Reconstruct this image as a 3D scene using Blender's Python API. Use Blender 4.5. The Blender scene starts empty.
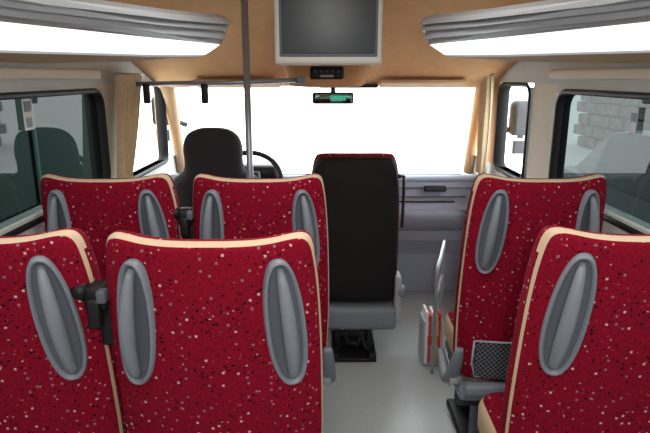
import bpy, bmesh, math, random
from mathutils import Vector, Matrix
random.seed(4)
S=bpy.context.scene
COL=S.collection
try:
    S.view_settings.view_transform='Standard'
    S.view_settings.look='None'
except Exception: pass

def lin(c):
    c/=255.0
    return c/12.92 if c<=0.04045 else ((c+0.055)/1.055)**2.4
def rgb(r,g,b): return (lin(r),lin(g),lin(b),1)

# ------------------------------------------------------------ materials
def mat(name,col,rough=0.6,metal=0.0,noise=0.0,nscale=30,bump=0.0,emit=None,estr=0,spec=0.4):
    m=bpy.data.materials.new(name); m.use_nodes=True
    nt=m.node_tree; b=nt.nodes['Principled BSDF']
    b.inputs['Base Color'].default_value=col
    b.inputs['Roughness'].default_value=rough
    b.inputs['Metallic'].default_value=metal
    b.inputs['Specular IOR Level'].default_value=spec
    if noise or bump:
        tc=nt.nodes.new('ShaderNodeTexCoord'); n=nt.nodes.new('ShaderNodeTexNoise')
        n.inputs['Scale'].default_value=nscale; n.inputs['Detail'].default_value=4
        nt.links.new(tc.outputs['Object'],n.inputs['Vector'])
        if noise:
            r=nt.nodes.new('ShaderNodeValToRGB')
            r.color_ramp.elements[0].position=0.3; r.color_ramp.elements[1].position=0.7
            r.color_ramp.elements[0].color=tuple(c*(1-noise) for c in col[:3])+(1,)
            r.color_ramp.elements[1].color=tuple(min(1,c*(1+noise)) for c in col[:3])+(1,)
            nt.links.new(n.outputs['Fac'],r.inputs['Fac']); nt.links.new(r.outputs['Color'],b.inputs['Base Color'])
        if bump:
            bp=nt.nodes.new('ShaderNodeBump'); bp.inputs['Strength'].default_value=bump; bp.inputs['Distance'].default_value=0.002
            nt.links.new(n.outputs['Fac'],bp.inputs['Height']); nt.links.new(bp.outputs['Normal'],b.inputs['Normal'])
    if emit:
        b.inputs['Emission Color'].default_value=emit; b.inputs['Emission Strength'].default_value=estr
    return m

def fabric():
    m=bpy.data.materials.new('red_patterned_fabric'); m.use_nodes=True
    nt=m.node_tree; N=nt.nodes; L=nt.links; b=N['Principled BSDF']
    b.inputs['Roughness'].default_value=0.9; b.inputs['Specular IOR Level'].default_value=0.12
    tc=N.new('ShaderNodeTexCoord')
    def ma(op,a,bv):
        n=N.new('ShaderNodeMath'); n.operation=op
        for i,v in enumerate((a,bv)):
            if isinstance(v,(int,float)): n.inputs[i].default_value=v
            elif v is not None: L.new(v,n.inputs[i])
        return n.outputs[0]
    prev=None
    for k,(sc,th,cols) in enumerate([(58,0.165,[rgb(58,6,22),rgb(210,176,176),rgb(150,104,124),rgb(18,8,22)]),
                                   (66,0.135,[rgb(190,130,118),rgb(40,20,62),rgb(26,8,25),rgb(170,56,60)])]):
        mp=N.new('ShaderNodeMapping'); mp.inputs['Location'].default_value=(k*.37,k*.71,k*.2); L.new(tc.outputs['Object'],mp.inputs[0])
        vo=N.new('ShaderNodeTexVoronoi'); vo.voronoi_dimensions='3D'; vo.distance='CHEBYCHEV'
        vo.inputs['Scale'].default_value=sc; vo.inputs['Randomness'].default_value=0.7
        L.new(mp.outputs[0],vo.inputs['Vector'])
        s2=N.new('ShaderNodeSeparateColor'); L.new(vo.outputs['Color'],s2.inputs[0])
        r=N.new('ShaderNodeValToRGB'); r.color_ramp.interpolation='CONSTANT'
        r.color_ramp.elements[0].color=cols[0]; r.color_ramp.elements[1].color=cols[1]; r.color_ramp.elements[1].position=0.25
        for p,c in ((0.5,cols[2]),(0.75,cols[3])):
            e=r.color_ramp.elements.new(p); e.color=c
        L.new(s2.outputs[0],r.inputs['Fac'])
        mask=ma('LESS_THAN',vo.outputs['Distance'],th)
        mx=N.new('ShaderNodeMix'); mx.data_type='RGBA'
        L.new(mask,mx.inputs[0]); L.new(r.outputs['Color'],mx.inputs[7])
        if prev is None:
            nz=N.new('ShaderNodeTexNoise'); nz.inputs['Scale'].default_value=240; L.new(tc.outputs['Object'],nz.inputs['Vector'])
            rr=N.new('ShaderNodeValToRGB'); rr.color_ramp.elements[0].position=.3; rr.color_ramp.elements[1].position=.7
            rr.color_ramp.elements[0].color=rgb(108,7,28); rr.color_ramp.elements[1].color=rgb(150,15,45)
            L.new(nz.outputs['Fac'],rr.inputs['Fac']); L.new(rr.outputs['Color'],mx.inputs[6])
        else: L.new(prev,mx.inputs[6])
        prev=mx.outputs[2]
    L.new(prev,b.inputs['Base Color'])
    return m

def glass(name,tint,gl=0.04):
    m=bpy.data.materials.new(name); m.use_nodes=True
    nt=m.node_tree; N=nt.nodes; L=nt.links
    for n in list(N): N.remove(n)
    o=N.new('ShaderNodeOutputMaterial'); t=N.new('ShaderNodeBsdfTransparent'); t.inputs[0].default_value=tint
    g=N.new('ShaderNodeBsdfGlossy'); g.inputs['Roughness'].default_value=0.02
    mx=N.new('ShaderNodeMixShader'); mx.inputs[0].default_value=gl
    L.new(t.outputs[0],mx.inputs[1]); L.new(g.outputs[0],mx.inputs[2]); L.new(mx.outputs[0],o.inputs[0])
    return m

FAB=fabric()
CREAM=mat('cream_piping',rgb(216,190,160),0.7)
GREY=mat('grey_plastic',rgb(128,136,146),0.45,noise=0.03,nscale=60)
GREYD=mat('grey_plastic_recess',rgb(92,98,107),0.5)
GREYL=mat('light_grey_plastic',rgb(170,174,180),0.45)
BLACK=mat('black_plastic',rgb(22,22,24),0.5)
BLACKV=mat('black_vinyl',rgb(18,16,18),0.7,bump=0.5,nscale=350)
DGREY=mat('charcoal_cloth',rgb(50,48,52),0.95,noise=.15,nscale=200)
TAN=mat('tan_headliner',rgb(214,166,118),0.95,noise=0.05,nscale=12,bump=0.3)
TAND=mat('tan_trim',rgb(196,162,124),0.8)
WALL=mat('wall_trim_fabric',rgb(206,206,202),0.85,noise=0.03,nscale=8)
BEIGE=mat('beige_pillar',rgb(224,216,198),0.8)
CHROME=mat('brushed_steel',rgb(165,170,176),0.35,metal=0.6)
SILVER=mat('silver_trim',rgb(176,180,184),0.4,metal=0.3)
RUB=mat('window_rubber',rgb(26,27,28),0.6)
FLOORM=mat('vinyl_floor',rgb(176,182,183),0.3,noise=0.14,nscale=160)
DASH=mat('dashboard_plastic',rgb(158,166,182),0.6,noise=.03,nscale=50)
DASHD=mat('dashboard_upper',rgb(122,129,142),0.7)
CURT=mat('curtain_cloth',rgb(206,184,150),0.95,noise=.06,nscale=40)
SCREEN=mat('monitor_screen',rgb(54,58,62),0.4)
BEZEL=mat('monitor_bezel',rgb(196,192,184),0.4)
LAMP=mat('fluorescent_diffuser',rgb(240,244,240),0.4,emit=(1,1,0.97,1),estr=1.3)
RED=mat('red_card',rgb(190,50,40),0.6); YEL=mat('yellow_card',rgb(220,180,80),0.6); WHITE=mat('white_card',rgb(225,225,222),0.6)
MIRR=mat('mirror_glass',rgb(120,160,150),0.05,metal=1)
DISP=mat('clock_display',rgb(20,60,50),0.4,emit=(.1,.9,.6,1),estr=.35)
NETB=mat('pocket_backing',rgb(60,52,58),0.9)
GL_SIDE=glass('tinted_glass',(0.050,0.066,0.062,1),0.05)
GL_FRONT=glass('clear_glass',(0.95,0.97,0.97,1),0.03)
GL_DOOR=glass('door_glass',(0.9,0.93,0.93,1),0.03)

# ------------------------------------------------------------ mesh builder
class MB:
    def __init__(s): s.v=[];s.f=[];s.m=[];s.mats=[];s.sm=[]
    def mi(s,m):
        if m not in s.mats: s.mats.append(m)
        return s.mats.index(m)
    def add(s,vs,fs,m,smooth=True,xf=None):
        o=len(s.v)
        for p in vs:
            p=Vector(p)
            s.v.append(tuple(xf@p if xf else p))
        for i,f in enumerate(fs):
            s.f.append(tuple(o+a for a in f)); s.m.append(s.mi(m[i] if isinstance(m,list) else m)); s.sm.append(smooth)
    def box(s,c,d,m,bev=0.0,xf=None,seg=2):
        bm=bmesh.new(); bmesh.ops.create_cube(bm,size=1)
        for v in bm.verts: v.co=Vector((v.co.x*d[0],v.co.y*d[1],v.co.z*d[2]))
        if bev>0: bmesh.ops.bevel(bm,geom=bm.edges[:],offset=min(bev,min(d)*.49),segments=seg,profile=0.6,affect='EDGES')
        for v in bm.verts: v.co+=Vector(c)
        bm.verts.index_update()
        s.add([v.co.copy() for v in bm.verts],[[v.index for v in f.verts] for f in bm.faces],m,bev>0,xf)
        bm.free()
    def tube(s,pts,r,m,n=12,xf=None,cap=True,flat=1.0):
        pts=[Vector(p) for p in pts]; vs=[];fs=[]
        up=None
        for i,p in enumerate(pts):
            t=(pts[min(i+1,len(pts)-1)]-pts[max(i-1,0)]).normalized()
            if up is None:
                a=Vector((0,0,1)) if abs(t.z)<.9 else Vector((1,0,0))
                up=(a-t*a.dot(t)).normalized()
            else: up=(up-t*up.dot(t)).normalized()
            b=t.cross(up); rr=r[i] if isinstance(r,(list,tuple)) else r
            for k in range(n):
                an=2*math.pi*k/n
                vs.append(p+up*math.cos(an)*rr+b*math.sin(an)*rr*flat)
        for i in range(len(pts)-1):
            for k in range(n):
                fs.append((i*n+k,i*n+(k+1)%n,(i+1)*n+(k+1)%n,(i+1)*n+k))
        if cap:
            fs.append(tuple(range(n))[::-1]); fs.append(tuple((len(pts)-1)*n+k for k in range(n)))
        s.add(vs,fs,m,True,xf)
    def rings(s,rings,mats,closed=True,smooth=True,xf=None,capa=False,capb=False):
        n=len(rings[0]); vs=[p for r in rings for p in r]; fs=[];ms=[]
        for i in range(len(rings)-1):
            mm=mats[i] if isinstance(mats,list) else mats
            for k in range(n if closed else n-1):
                a=rings[i][k]
                fs.append((i*n+k,i*n+(k+1)%n,(i+1)*n+(k+1)%n,(i+1)*n+k)); ms.append(mm(Vector(a)) if callable(mm) else mm)
        first=mats[0] if isinstance(mats,list) else mats; last=mats[-1] if isinstance(mats,list) else mats
        if capa: fs.append(tuple(range(n))[::-1]); ms.append(first)
        if capb: fs.append(tuple((len(rings)-1)*n+k for k in range(n))); ms.append(last)
        s.add(vs,fs,ms,smooth,xf)
    def prism(s,prof,x0,x1,m,smooth=False):
        n=len(prof); vs=[(x0,y,z) for y,z in prof]+[(x1,y,z) for y,z in prof]
        fs=[(k,(k+1)%n,n+(k+1)%n,n+k) for k in range(n)]+[tuple(range(n))[::-1],tuple(range(n,2*n))]
        s.add(vs,fs,m,smooth)
    def torus(s,c,R,r,m,xf=None,n=40,a0=0,a1=2*math.pi):
        pts=[Vector((math.cos(a0+(a1-a0)*i/n)*R,math.sin(a0+(a1-a0)*i/n)*R,0)) for i in range(n+1)]
        M=Matrix.Translation(c)@(xf or Matrix())
        s.tube([M@p for p in pts],r,m,n=10)
    def data(s,name):
        me=bpy.data.meshes.new(name); me.from_pydata(s.v,[],s.f)
        for m in s.mats: me.materials.append(m)
        me.polygons.foreach_set('material_index',s.m)
        me.polygons.foreach_set('use_smooth',s.sm)
        me.update()
        bm=bmesh.new(); bm.from_mesh(me); bmesh.ops.recalc_face_normals(bm,faces=bm.faces); bm.to_mesh(me); bm.free()
        return me
    def obj(s,name,parent=None,loc=None,me=None):
        o=bpy.data.objects.new(name,me or s.data(name)); COL.objects.link(o)
        if loc: o.location=loc
        if parent: o.parent=parent
        return o
def empty(name,loc=(0,0,0),rz=0):
    e=bpy.data.objects.new(name,None); COL.objects.link(e); e.location=loc; e.rotation_euler[2]=rz; e.empty_display_size=.1
    return e

def smooth_poly(pts,n=3):
    out=[]
    P=[pts[0]]+list(pts)+[pts[-1]]
    for i in range(1,len(P)-2):
        p0,p1,p2,p3=[Vector(p) for p in P[i-1:i+3]]
        for k in range(n):
            t=k/n
            out.append(0.5*((2*p1)+(-p0+p2)*t+(2*p0-5*p1+4*p2-p3)*t*t+(-p0+3*p1-3*p2+p3)*t**3))
    out.append(Vector(P[-2])); return out

def back_shell(mb,half,zc,levels,hw,curv,recl,ztop,xf=None,ce=3.0):
    h=smooth_poly([(x,z,0) for x,z in half],3)
    right=[(p.x,p.y) for p in h]
    left=[(-x,z) for x,z in right[::-1][1:-1]]
    out=right+left
    rings=[]
    for lv_ in levels:
        sc,y=lv_[0],lv_[1]; flare=lv_[3] if len(lv_)>3 else 0
        r=[]
        for x,z in out:
            X=x*sc*(1+flare); Z=zc+(z-zc)*sc
            r.append((X,y+curv*(min(abs(X),hw)/hw)**ce+(ztop-Z)*recl,Z))
        rings.append(r)
    mb.rings(rings,[l[2] for l in levels[:-1]],xf=xf,capa=True,capb=True)

# ------------------------------------------------------------ passenger seat
HW=.235; CURV=.045; RECL=.13; ZT=1.18; CE=2.6
k_=HW/.222
half=[(x*k_,z+.010*(z>.5)) for x,z in [(0,.34),(.15,.34),(.20,.35),(.220,.39),(.231,.6),(.231,.8),(.227,.95),(.221,1.05),(.214,1.11),(.208,1.137),(.199,1.151),(.184,1.156),(.162,1.154),(.135,1.149),(.11,1.146),(.08,1.144),(.04,1.143),(0,1.143)]]
def CT(p): return CREAM if p.z>1.11 else FAB
lev=[(.02,-.004,FAB),(.25,-.004,FAB),(.5,-.003,FAB),(.75,0,FAB),(.9,.003,FAB),(.955,.007,FAB),(.98,.011,FAB),(.985,.014,CREAM),(.995,.021,CREAM),(1.0,.026,CT),(1.0,.042,FAB),(1.0,.058,FAB,.002),(.985,.075,FAB),(.93,.092,FAB),(.8,.096,FAB),(.4,.085,FAB),(.02,.085,FAB)]
mb=MB(); back_shell(mb,half,.78,lev,HW,CURV,RECL,ZT,ce=CE)
ME_BACK=mb.data('backrest')
def handle(side):
    mb=MB(); cx=.164; cz=.965
    th=math.atan(CURV*CE*(cx/HW)**(CE-1)/HW)*1.15
    A=Vector((side*math.cos(th),math.sin(th),0)); Nn=Vector((side*math.sin(th),-math.cos(th),0)); B=Vector((0,-RECL,1)).normalized()
    Nn=(Nn-B*Nn.dot(B)).normalized()
    tau=math.radians(5); A2=A*math.cos(tau)+B*math.sin(tau); B2=B*math.cos(tau)-A*math.sin(tau)
    O=Vector((side*cx,CURV*(cx/HW)**CE+(ZT-cz)*RECL-.003,cz))
    def P(a,b,n): return O+A2*a+B2*b+Nn*n
    def oval(s,n,k=44,wa=.046,hb=.158):
        r=[]
        for i in range(k):
            t=2*math.pi*i/k; c,sn=math.cos(t),math.sin(t)
            b=hb*(1-(1-s)*.30)*(abs(sn)**.9)*(1 if sn>0 else -1) if s>.3 else hb*s*sn
            a=wa*s*(abs(c)**.8)*(1 if c>0 else -1)*(1-.08*b/hb)
            r.append(P(a,b,n-.008*(a/wa)**2))
        return r
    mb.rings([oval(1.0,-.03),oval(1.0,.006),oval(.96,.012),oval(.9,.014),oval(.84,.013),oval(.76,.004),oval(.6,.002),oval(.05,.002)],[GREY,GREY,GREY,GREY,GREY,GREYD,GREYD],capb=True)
    pts=[];rr=[]
    for i in range(21):
        t=i/20; b=-.135+.27*t; n=.001+.028*math.sin(math.pi*t)**.6
        pts.append(P(.002,b,n)); rr.append(.009+.009*math.sin(math.pi*t)**.7+.003*(1-t))
    mb.tube(pts,rr,GREY,n=14,flat=.85)
    return mb.data('grab_handle')
ME_HL,ME_HR=handle(-1),handle(1)
# cushion + frame
mb=MB()
def rr_ring(x0,x1,y0,y1,z,r,k=5):
    out=[]
    for cx,cy,a0 in ((x1-r,y1-r,0),(x0+r,y1-r,90),(x0+r,y0+r,180),(x1-r,y0+r,270)):
        for i in range(k+1):
            a=math.radians(a0+90*i/k); out.append((cx+r*math.cos(a),cy+r*math.sin(a),z))
    return out
Rg=[]
for ins,z in ((.05,.31),(.008,.315),(0,.33),(0,.38),(.0,.405),(.01,.43),(.03,.445),(.1,.45)):
    Rg.append([(x,y,zz+ (y-.15)*.05) for x,y,zz in rr_ring(-.20+ins,.20-ins,.16+ins,.58-ins,z,.06)])
mb.rings(Rg,[CREAM,CREAM,CREAM,CREAM,CREAM,FAB,FAB],capa=True,capb=True)
ME_CUSH=mb.data('cushion')
mb=MB()
mb.box((0,.2,.285),(.44,.16,.06),GREY,.02)
mb.box((0,.10,.325),(.42,.05,.05),GREY,.015)
mb.box((0,.38,.29),(.38,.36,.045),GREYD,.015)
for sx in (-1,1):
    pts=[(sx*.240,.09,.50),(sx*.243,.12,.42),(sx*.243,.2,.31),(sx*.240,.3,.29),(sx*.230,.45,.31)]
    mb.tube(smooth_poly(pts,4),[.016+.014*math.sin(math.pi*i/16) for i in range(17)],GREY,n=12,flat=.6)
    mb.tube([(sx*.215,.17,.33),(sx*.253,.17,.33)],.026,GREYL,n=18)
ME_FRAME=mb.data('seat_frame')
mb=MB()
mb.box((0,.33,.02),(.36,.34,.035),BLACK,.01)
for y in (.2,.46):
    mb.box((0,y,.145),(.30,.045,.25),GREYD,.01)
mb.box((0,.33,.25),(.36,.4,.04),BLACK,.01)
ME_LEG=mb.data('pedestal')
# net pocket
mb=MB()
def bk(x,z,o=.0): return (x,CURV*(abs(x)/HW)**CE+(ZT-z)*RECL-.004-o,z)
fr=[bk(-.185,.53,.012),bk(-.08,.535,.016),bk(0,.537,.018),bk(.08,.535,.016),bk(.185,.53,.012),bk(.185,.43,.008),bk(.17,.37,.006),bk(0,.365,.006),bk(-.17,.37,.006),bk(-.185,.43,.008),bk(-.185,.53,.012)]
mb.tube(fr,.004,GREYL,n=6)
bkr=[[bk(-.18+.36*i/12,z,.006) for i in range(13)] for z in (.368,.42,.48,.53)]
mb.rings(bkr,NETB,closed=False)
for k in range(-16,17):
    for d in (-1,1):
        a=[];
        for i in range(13):
            z=.37+.16*i/12; x=k*.018+d*(z-.445)*.9
            if abs(x)<.182: a.append(bk(x,z,.012))
        if len(a)>1: mb.tube(a,.0012,GREY,n=4)
ME_NET=mb.data('net_pocket')
mb=MB()
mb.box((0,0,0),(.055,.06,.06),BLACK,.014); mb.box((.0,-.03,-.03),(.03,.03,.07),BLACK,.008)
mb.tube([(-.02,-.01,.01),(-.055,-.01,.02)],.022,BLACK,n=14)
mb.box((.008,.03,-.07),(.035,.05,.12),BLACK,.01); mb.box((.022,-.035,.012),(.022,.03,.03),GREYD,.006)
ME_BELT=mb.data('seat_belt_reel')

def pseat(x,y,rz=0,belt=0):
    e=empty('passenger_seat',(x,y,0),rz)
    for n,me in (('backrest',ME_BACK),('grab_handle_1',ME_HL),('grab_handle_2',ME_HR),('cushion',ME_CUSH),('seat_frame',ME_FRAME),('pedestal',ME_LEG),('net_pocket',ME_NET)):
        MB().obj(n,e,me=me)
    if belt:
        o=MB().obj('seat_belt_reel',e,me=ME_BELT); o.location=(belt*.262,.10,1.01)
    return e
R1=1.09; R2=1.83
pseat(-.250,R1,0,-1); pseat(-.760,R1+.02,0)
pseat(.712,R1+.04,0)
pseat(-.230,R2,0,-1); pseat(-.755,R2,0)
pseat(.745,R2+.0,0,0)

# ------------------------------------------------------------ co-driver seat
e=empty('front_passenger_seat',(.156,2.78,0))
hb=[(0,.30),(.19,.30),(.222,.32),(.232,.4),(.234,.6),(.232,.85),(.224,.98),(.213,1.05),(.198,1.088),(.175,1.10),(.12,1.103),(.06,1.103),(0,1.103)]
mb=MB()
lv=[(.02,.0,BLACKV),(.5,.0,BLACKV),(.8,.002,BLACKV),(.92,.006,BLACKV),(.965,.014,BLACKV),(.99,.035,BLACKV),(.985,.045,FAB),(1.012,.06,FAB),(1.018,.1,FAB),(.95,.125,FAB),(.5,.12,FAB),(.02,.11,FAB)]
back_shell(mb,hb,.72,lv,.234,.02,.04,1.10)
sm=[(x*.93,-.003+.02*(abs(x*.93)/.234)**3+(1.10-(.72+(z-.72)*.955))*.04,.72+(z-.72)*.955) for x,z in hb]
mb.tube(smooth_poly(sm,3),.0025,BLACK,n=6); mb.tube(smooth_poly([(-a,b,c) for a,b,c in sm],3),.0025,BLACK,n=6)
mb.obj('backrest',e)
mb=MB(); Rg=[]
for ins,z in ((.04,.28),(0,.30),(0,.40),(.012,.43),(.05,.445)):
    Rg.append([(x,y,zz) for x,y,zz in rr_ring(-.22+ins,.22-ins,.12+ins,.58-ins,z,.06)])
mb.rings(Rg,FAB,capa=True,capb=True); mb.obj('cushion',e)
mb=MB()
mb.box((.03,.15,.225),(.40,.3,.13),GREY,.03)
mb.box((.235,.08,.33),(.035,.12,.26),GREYL,.016,seg=3); mb.box((-.225,.11,.32),(.03,.10,.16),GREY,.014)
mb.tube([(.235,.05,.37),(.27,.05,.37)],.035,GREY,n=18)
mb.tube([(.215,.02,1.0),(.245,.03,1.0),(.25,.05,.90),(.25,.08,.72)],.011,BLACK,n=8,flat=.5)
mb.obj('base_cover',e)
mb=MB()
for sx in (-1,1):
    mb.box((sx*.085,.16,.10),(.03,.26,.17),BLACK,.008)
    mb.box((sx*.10,.1,.03),(.04,.3,.035),BLACK,.008)
mb.box((0,.06,.12),(.17,.02,.03),BLACK,.005); mb.box((0,.2,.15),(.2,.2,.06),BLACK,.01)
mb.box((0,.12,.012),(.24,.34,.02),BLACK,.004)
mb.tube([(-.05,.05,.19),(-.04,.03,.1),(.02,.04,.05),(.05,.05,.14)],.007,DGREY,n=8)
mb.tube([(.04,.03,.16),(.06,.0,.07),(.1,.02,.03)],.008,DGREY,n=8)
mb.tube([(-.07,.06,.06),(.07,.06,.06)],.016,BLACK,n=12)
mb.obj('pedestal',e)

# ------------------------------------------------------------ driver seat
e=empty('driver_seat',(-.59,2.86,0))
hd=[(0,.36),(.17,.36),(.215,.40),(.235,.6),(.24,.85),(.225,.95),(.185,.985),(.158,1.01),(.150,1.06),(.152,1.12),(.142,1.17),(.118,1.205),(.08,1.226),(.04,1.233),(0,1.234)]
mb=MB()
lv=[(.02,-.01,DGREY),(.5,-.005,DGREY),(.8,.0,DGREY),(.93,.012,DGREY),(1,.04,DGREY),(1.0,.1,DGREY),(.93,.13,DGREY),(.5,.12,DGREY),(.02,.12,DGREY)]
back_shell(mb,hd,.85,lv,.24,.04,.12,1.236); mb.obj('backrest',e)
mb=MB(); Rg=[]
for ins,z in ((.04,.30),(0,.32),(0,.42),(.012,.46),(.05,.475)):
    Rg.append([(x,y,zz) for x,y,zz in rr_ring(-.25+ins,.25-ins,.18+ins,.66-ins,z,.06)])
mb.rings(Rg,DGREY,capa=True,capb=True); mb.obj('cushion',e)
mb=MB(); mb.box((0,.4,.16),(.4,.4,.31),BLACK,.03); mb.obj('pedestal',e)

# ------------------------------------------------------------ steering wheel
e=empty('steering_wheel',(-.46,3.27,.89))
R=Matrix.Rotation(math.radians(50),4,'X')
mb=MB(); mb.torus((0,0,0),.20,.016,BLACK,xf=R)
for a in (200,340,270):
    v=R@Vector((math.cos(math.radians(a))*.19,math.sin(math.radians(a))*.19,0)); mb.tube([(0,0,0),tuple(v)],[.03,.018],BLACK,n=10,flat=.5)
mb.box((0,0,0),(.15,.13,.05),BLACK,.025,xf=R)
mb.tube([(0,0,0),(0,.2,-.14)],.035,BLACK,n=12)
mb.obj('rim_and_hub',e)

# ------------------------------------------------------------ bus shell
W=1.01
def rrect(y0,y1,z0,z1,r,x,k=6):
    return [(x,a,b) for a,b,_ in rr_ring(y0,y1,z0,z1,0,r,k)]
def window(n,side,y0,y1,z0,z1,gm,r=.06):
    x=side*W
    mb=MB()
    outer=rrect(y0-.022,y1+.022,z0-.022,z1+.022,r+.022,x-side*.004)
    o2=rrect(y0-.016,y1+.016,z0-.016,z1+.016,r+.016,x-side*.012)
    inner=rrect(y0,y1,z0,z1,r,x-side*.010); inn2=rrect(y0,y1,z0,z1,r,x+side*.05)
    mb.rings([outer,o2,inner,inn2],RUB)
    g=rrect(y0,y1,z0,z1,r,x+side*.02); mb.add(g,[tuple(range(len(g)))],gm,False)
    return mb.obj('window_%d'%n)
def sidewall(side,yw,yd0,yd1,name):
    mb=MB(); x0,x1=sorted((side*W,side*(W+.06)))
    def bx(y0,y1,z0,z1,m): mb.box(((x0+x1)/2,(y0+y1)/2,(z0+z1)/2),(x1-x0,y1-y0,z1-z0),m)
    bx(-1.2,3.85,0,.98,WALL); bx(-1.2,3.40,1.46,1.95,WALL)
    bx(-1.2,-.9,.98,1.46,WALL); bx(yw,yd0,.98,1.46,BEIGE)
    bx(yd1,3.58,.98,1.46,TAN)
    bx(-.9,yw,.98,1.02,WALL); bx(-.9,yw,1.42,1.46,WALL)
    mb.box((side*(W-.008),2.25,.945),(.016,.5,.07),GREYL,.007)
    mb.box((side*(W-.012),.9,1.50),(.024,3.3,.04),BEIGE,.011)
    mb.obj(name)
sidewall(-1,2.60,2.82,3.60,'wall_left'); sidewall(1,2.49,2.78,3.32,'wall_right')
window(1,-1,-.88,2.57,1.01,1.42,GL_SIDE); window(2,1,-.88,2.46,1.01,1.42,GL_SIDE)
window(3,-1,2.86,3.56,.98,1.44,GL_DOOR,.05); window(4,1,2.82,3.29,.98,1.44,GL_DOOR,.05)
mb=MB(); mb.box((0,1.4,-.03),(2.14,5.2,.06),FLOORM); mb.obj('floor')
mb=MB(); mb.box((0,-1.23,.98),(2.14,.06,1.96),WALL); mb.obj('wall_rear')
mb=MB(); mb.box((0,.55,1.95),(2.14,3.6,.05),TAN); mb.obj('ceiling')
# cab headliner
mb=MB(); prof=smooth_poly([(2.25,1.925,0),(2.6,1.90,0),(2.9,1.80,0),(3.15,1.66,0),(3.35,1.53,0),(3.46,1.475,0),(3.52,1.455,0),(3.56,1.46,0),(3.60,1.50,0)],4)
rg=[]
for p in prof:
    r=[]
    for i in range(33):
        t=-1+2*i/32; d=max(0,abs(t)-.55)/.45
        drop=.20*d**2.2*min(1,max(.1,(p.y-1.46)/.35))
        r.append((t*W,p.x,p.y-drop if p.y>1.47 else p.y-.015*d**2))
    rg.append(r)
mb.rings(rg,TAN,closed=False)
o=mb.obj('headliner'); md=o.modifiers.new('s','SOLIDIFY'); md.thickness=.02; md.offset=1
# overhead console
e=empty('overhead_console',(.01,3.20,1.50))
mb=MB(); Rg=[]
for sc,z in ((.7,-.05),(.9,-.048),(.98,-.035),(1.0,.0),(1.1,.06),(1.25,.16)):
    Rg.append([(x*sc,y*sc,z+y*.1) for x,y,_ in rr_ring(-.215,.215,-.15,.2,0,.09)])
mb.rings(Rg,TAN,capa=True,capb=True); mb.obj('housing',e)
mb=MB(); mb.box((-.0,-.155,.012),(.18,.03,.07),BLACK,.014)
for k in range(5): mb.box((-.06+k*.03,-.172,.018),(.016,.004,.012),GREYD,.003)
mb.box((0,-.172,-.006),(.07,.004,.012),GREYL,.002)
mb.obj('switch_panel',e)
# rear mirror
e=empty('rear_view_mirror',(.048,3.40,1.368))
mb=MB(); mb.box((0,0,0),(.245,.03,.07),BLACK,.016); mb.box((0,-.0165,0),(.215,.004,.05),MIRR,.002); mb.box((.03,-.019,0),(.09,.003,.03),DISP,.001)
mb.tube([(0,.01,.02),(0,.03,.07),(0,.05,.10)],.014,BLACK,n=10); mb.obj('mirror_head',e)
# sun visors
for x,w in ((-.52,.5),(.58,.5)):
    mb=MB(); mb.box((0,0,0),(w,.14,.022),TAND,.01,seg=3); mb.tube([(-w/2,.07,0),(w/2,.07,0)],.007,GREY,n=8)
    o=mb.obj('sun_visor',loc=(x,3.41,1.450)); o.rotation_euler[0]=math.radians(-14)
mb=MB(); mb.box((.14,3.47,1.435),(.36,.03,.022),BLACK,.008); mb.obj('trim_1')
# grab rail + pole
mb=MB(); mb.tube([(-.96,2.86,1.455),(-.5,2.86,1.462),(-.13,2.86,1.475)],.012,CHROME)
mb.box((-.12,2.86,1.475),(.05,.04,.04),GREY,.012)
for x in (-.89,-.60): mb.box((x,2.86,1.41),(.035,.03,.10),BLACK,.01)
mb.tube([(-.985,2.86,1.455),(-1.0,2.86,1.455)],.03,CHROME,n=18); mb.tube([(-.99,2.86,1.455),(-.95,2.86,1.455)],.012,CHROME); mb.obj('grab_rail')
mb=MB(); px,py=-.352,2.60
mb.tube([(px,py,0.02),(px,py,1.88)],.0155,CHROME,n=18); mb.tube([(px,py,0),(px,py,.025)],.04,CHROME,n=20); mb.tube([(px,py,1.865),(px,py,1.885)],.04,CHROME,n=20); mb.obj('stanchion_pole')
# monitor
e=empty('ceiling_monitor',(.012,2.0,1.535))
mb=MB(); mb.box((0,.02,.145),(.372,.045,.30),BEZEL,.014); mb.box((0,-.004,.155),(.335,.01,.265),GREYD,.004); mb.obj('casing',e)
mb=MB(); mb.box((0,-.010,.157),(.318,.006,.25),SCREEN,.002); mb.obj('screen',e)
mb=MB(); mb.box((0,.02,.335),(.12,.05,.10),BEZEL,.01)
mb.obj('mount',e)

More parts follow.
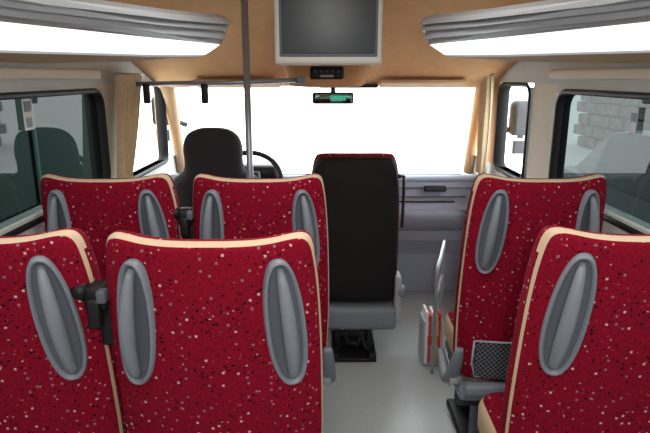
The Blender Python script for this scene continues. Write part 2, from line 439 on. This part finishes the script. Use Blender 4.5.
# luggage racks with lamp
def rack(sd,dz=0):
    def V(x,y,z): return Vector((sd*x,y,z))
    C=[(.60,.2,1.60),(.53,.6,1.605),(.46,1.0,1.618),(.385,1.5,1.645),(.325,1.85,1.668),(.318,1.93,1.675),(.34,1.99,1.675),(.40,2.03,1.67)]
    B=[(.78,.2,1.578),(.66,.6,1.58),(.55,1.0,1.582),(.43,1.5,1.587),(.348,1.85,1.592),(.342,1.91,1.592),(.362,1.955,1.590),(.405,1.985,1.586)]
    Lw=[(.985,.2,1.552),(.98,.6,1.552),(.95,1.0,1.552),(.80,1.4,1.553),(.55,1.80,1.557),(.47,1.92,1.560),(.44,1.97,1.562),(.425,2.0,1.563)]
    Wl=[(1.005,.2,1.535),(1.005,.6,1.535),(1.005,1.0,1.535),(1.005,1.4,1.535),(1.005,1.8,1.535),(1.005,2.0,1.535),(.90,2.1,1.54),(.70,2.12,1.545)]
    e=empty('luggage_rack')
    c=[V(*p) for p in C]; b=[V(*p) for p in B]; l=[V(*p) for p in Lw]; w=[V(*p) for p in Wl]
    up=[V(p[0]+.025,p[1],p[2]+.012) for i,p in enumerate(C)]
    wt=[V(1.005,min(p[1],2.1),1.70) for p in C]
    prof=[0,.16,.2,.42,.46,.74,.78,1]; off=[0,.014,.0,.014,.0,.012,.0,.004]
    bands=[]
    for t,o in zip(prof,off): bands.append([c[i].lerp(b[i],t)+V(-o,0,-o*.4) for i in range(8)])
    mb=MB(); mb.rings(bands,[SILVER,RUB,SILVER,GREYD,GREYL,RUB,SILVER],closed=False,smooth=False)
    mb.rings([up,c],SILVER,closed=False); mb.obj('aluminium_fascia',e)
    mb=MB(); mid=[(b[i]+l[i])/2+Vector((0,0,-.012)) for i in range(8)]; mb.rings([b,mid,l],LAMP,closed=False); mb.obj('lamp_diffuser',e)
    mb=MB(); ed=[l[i]+Vector((0,0,-.006)) for i in range(8)]
    mb.rings([l,ed],SILVER,closed=False)
    mb.rings([ed,w],TAND,closed=False)
    mb.rings([wt,up],GREYD,closed=False)
    fp=[c[7],b[7],l[7],w[7],w[6],w[5],wt[7],up[7]]; mb.add(fp,[tuple(range(8))],SILVER,False)
    mb.obj('tray',e)
rack(-1); rack(1)

# windshield + pillars + dash
mb=MB(); g=[(-.985,3.58,1.47),(.985,3.58,1.47),(.985,3.85,.83),(-.985,3.85,.83)]
mb.add(g,[(0,1,2,3)],GL_FRONT,False)
mb.tube([(-.95,3.58,1.47),(.95,3.58,1.47)],.010,RUB,n=8); mb.tube([(-.95,3.85,.83),(.95,3.85,.83)],.010,RUB,n=8)
mb.obj('windshield')
for sd,nm in ((-1,'trim_2'),(1,'trim_3')):
    mb=MB(); mb.tube([(sd*.975,3.46,1.53),(sd*.975,3.58,1.40),(sd*.98,3.72,1.10),(sd*.985,3.82,.86)],[.065,.05,.042,.042],TAN if sd>0 else TAND,n=14,flat=.8); mb.obj(nm)
mb=MB()
dp=[(3.87,.80),(3.62,.862),(3.54,.867),(3.505,.845),(3.50,.81),(3.53,.79),(3.52,.70),(3.50,.66),(3.56,.60),(3.62,.42),(3.70,.30),(3.75,0.005),(3.87,0.005)]
mb.prism(dp,-1.0,1.0,DASH)
mb.prism([(3.86,.806),(3.62,.871),(3.53,.874),(3.492,.85),(3.51,.845),(3.54,.86),(3.62,.86),(3.86,.80)],-1.0,1.0,DASHD,True)
# bowl-shaped lower tray and glove box
gb=[]
for k in range(13):
    t=k/12; x=.28+.66*t; s_=math.sin(math.pi*t)**.5 if 0<t<1 else 0
    gb.append([(x,3.56-.07*s_,.665),(x,3.55-.09*s_,.655),(x,3.55-.085*s_,.62),(x,3.57-.06*s_,.56),(x,3.60-.02*s_,.50),(x,3.66,.50),(x,3.66,.665)])
mb.rings(gb,DASH,capa=True,capb=True)
mb.box((.70,3.497,.80),(.14,.03,.04),BLACK,.01)
for k in range(4): mb.box((.70,3.48,.787+k*.009),(.12,.004,.002),GREYD)
mb.box((.50,3.510,.745),(.80,.012,.006),GREYD); mb.box((.60,3.515,.712),(.46,.012,.010),BLACK,.004)
mb.box((-.05,3.49,.66),(.32,.10,.42),DASHD,.04,seg=3)
mb.box((-.05,3.435,.72),(.2,.012,.10),BLACK,.008)
mb.box((-.50,3.55,.90),(.40,.14,.10),BLACK,.04,seg=3)
mb.obj('dashboard')
mb=MB(); mb.box((0,3.90,.40),(2.08,.05,.80),DASHD); mb.obj('wall_front')
# curtain
def curtain(sd,y0,y1,yb0,yb1,name='curtain'):
    mb=MB(); rows=[]
    for j in range(22):
        v=j/21; z=1.50-.58*v; k=min(1,(v/.8))**1.3
        a=y0+(yb0-y0)*k; b=y1+(yb1-y1)*k; r=[]
        for i in range(81):
            u=i/80
            r.append((sd*(.95+.02*math.sin(u*2*math.pi*7.5+.6*math.sin(v*3))),a+(b-a)*u,z))
        rows.append(r)
    mb.rings(rows,CURT,closed=False)
    mb.tube([(sd*.95,y0-.03,1.502),(sd*.95,y1+.03,1.502)],.007,CHROME,n=8)
    o=mb.obj(name)
curtain(-1,2.64,2.96,2.57,2.70)
curtain(1,3.30,3.46,3.32,3.44)

# stickers
mb=MB(); y0=1.95
mb.box((-W-.009,y0,1.365),(.002,.062,.105),WHITE); mb.box((-W-.0075,y0,1.392),(.002,.046,.036),BLACK); mb.box((-W-.0075,y0,1.338),(.002,.036,.034),GREYD)
mb.obj('window_sticker')
mb=MB(); mb.box((W+.009,1.87,1.35),(.002,.04,.085),GREYL); mb.box((W+.0075,1.87,1.36),(.002,.03,.03),GREYD); mb.obj('window_sticker')

# step rail, leaflets
mb=MB(); mb.tube(smooth_poly([(.555,2.62,0),(.555,2.62,.3),(.555,2.62,.51),(.56,2.64,.56),(.60,2.75,.60),(.64,2.88,.63),(.65,2.93,.60),(.65,2.94,.5),(.65,2.94,.0)],3),.010,CHROME)
mb.tube([(.555,2.62,.42),(.65,2.94,.42)],.008,CHROME); mb.obj('step_handrail')
e=empty('leaflet_box',(.565,2.76,0))
mb=MB(); mb.box((0,0,.13),(.10,.14,.25),GREYL,.006); 
for k,(m_,h) in enumerate(((WHITE,.31),(RED,.29),(WHITE,.30),(YEL,.285),(RED,.30))):
    mb.box((-.035+k*.017,-.02,h/2+.01),(.011,.11,h-.02),m_,.001)
mb.box((0,-.071,.15),(.07,.003,.05),RED,.001)
mb.obj('leaflets',e)

# wing mirrors
for sd,yy in ((-1,4.3),(1,3.55)):
    e=empty('wing_mirror',(sd*1.23,yy,1.23))
    mb=MB(); mb.box((0,0,0.01),(.15,.09,.22),BLACK,.06,seg=4); mb.box((0,-.047,.01),(.10,.006,.14),DGREY,.02)
    mb.box((0.0,-.0,-.17),(.14,.05,.12),GREYL,.02,seg=3); mb.box((0.0,-.027,-.17),(.10,.004,.08),DGREY,.002)
    mb.tube([(-sd*.07,.02,-.06),(-sd*.17,.05,-.10)],.02,BLACK,n=10); mb.tube([(0,.0,-.08),(0,.0,-.13)],.02,BLACK,n=10); mb.obj('mirror_head',e)

# ------------------------------------------------------------ outside
GROUND=mat('light_pavement',rgb(214,214,210),0.9,noise=.08,nscale=3)
mb=MB(); mb.box((0,20,-.5),(90,90,.1),GROUND); mb.obj('ground')
GAR=mat('garage_panel',rgb(58,76,70),0.7); GARL=mat('garage_rib',rgb(106,134,126),0.6); DARKW=mat('dark_render',rgb(24,26,27),.9)
mb=MB(); mb.box((-4.6,4,1.2),(.3,14,3.4),DARKW)
for k in range(6):
    y=-2+k*2.1; mb.box((-4.43,y+1,.6),(.06,1.9,2.0),GAR,.01); mb.box((-4.40,y+.02,.6),(.05,.06,2.0),GARL,.01)
mb.obj('garage_building')
STONE=mat('stone_wall',rgb(112,106,100),0.9,noise=.5,nscale=4)
mb=MB()
for j in range(7):
    for k in range(22):
        mb.box((7.5+random.uniform(-.04,.04),3+k*.62+(j%2)*.3,-.3+j*.32),(.4,.58,.29),STONE,.05)
mb.obj('stone_wall')
def car(x,y,colr):
    e=empty('parked_car',(x,y,-.45)); P=mat('car_paint',colr,.3,metal=.3)
    G=mat('car_glass',rgb(30,36,42),.1)
    body=[(-2.0,.35),(-2.02,.6),(-1.95,.85),(-1.5,.93),(1.0,.95),(1.7,.86),(2.0,.7),(2.05,.45),(2.0,.3),(-1.9,.28)]
    mb=MB(); 
    def sec(prof,xs): mb.rings([[(xx,(a)*(1-.02*abs(xx)),b) for a,b in prof] for xx in xs],P,capa=True,capb=True,smooth=False)
    sec(body,[-.84,-.8,0,.8,.84]); mb.obj('body',e)
    mb=MB(); cab=[(-1.75,.9),(-1.35,1.36),(-.9,1.44),(0,1.45),(.4,1.40),(1.15,.93)]
    mb.rings([[(xx,a*s,.9+(b-.9)*s2) for a,b in cab] for xx,s,s2 in ((-.76,1,.0),(-.62,.95,.97),(-.55,.95,1),(.55,.95,1),(.62,.95,.97),(.76,1,0))],[G,P,P,P,G],capa=True,capb=True,smooth=False); mb.obj('cabin',e)
    mb=MB()
    for wx in (-.78,.78):
        for wy in (-1.25,1.3):
            mb.tube([(wx-.1,wy,.31),(wx+.1,wy,.31)],.31,BLACK,n=28); mb.tube([(wx-.11,wy,.31),(wx+.11,wy,.31)],.19,SILVER,n=20)
    mb.obj('wheels',e)
car(3.5,5.3,rgb(84,88,96))

# ------------------------------------------------------------ light
w=bpy.data.worlds.new('overcast_sky'); S.world=w; w.use_nodes=True
bg=w.node_tree.nodes['Background']; bg.inputs[0].default_value=(.92,.96,1,1); bg.inputs[1].default_value=8.5
def light(name,kind,loc,energy,size=.1,rot=(0,0,0),col=(1,1,1)):
    d=bpy.data.lights.new(name,kind); d.energy=energy; d.color=col
    if kind=='AREA': d.size=size
    elif kind=='POINT': d.shadow_soft_size=size
    o=bpy.data.objects.new(name,d); COL.objects.link(o); o.location=loc; o.rotation_euler=rot; return o
light('camera_flash','AREA',(0.05,-.12,1.60),9.5,.10,(math.radians(90),0,0),(1,.985,.96))
light('rear_fill','AREA',(0,-.3,1.88),8,.8,(0,0,0),(1,.99,.97))  # added fill behind the camera to brighten the cabin, no fitting modelled
light('aisle_fill','AREA',(0,1.3,1.88),5,.3,(0,0,0),(1,.99,.97))  # unseen extra fill above the aisle, not an actual ceiling fixture

cam=bpy.data.cameras.new('camera'); co=bpy.data.objects.new('camera',cam); COL.objects.link(co)
co.location=(0,0,1.49); co.rotation_euler=(math.radians(76),0,0); cam.lens=560/650*36; cam.sensor_width=36; cam.clip_start=.02
S.camera=co
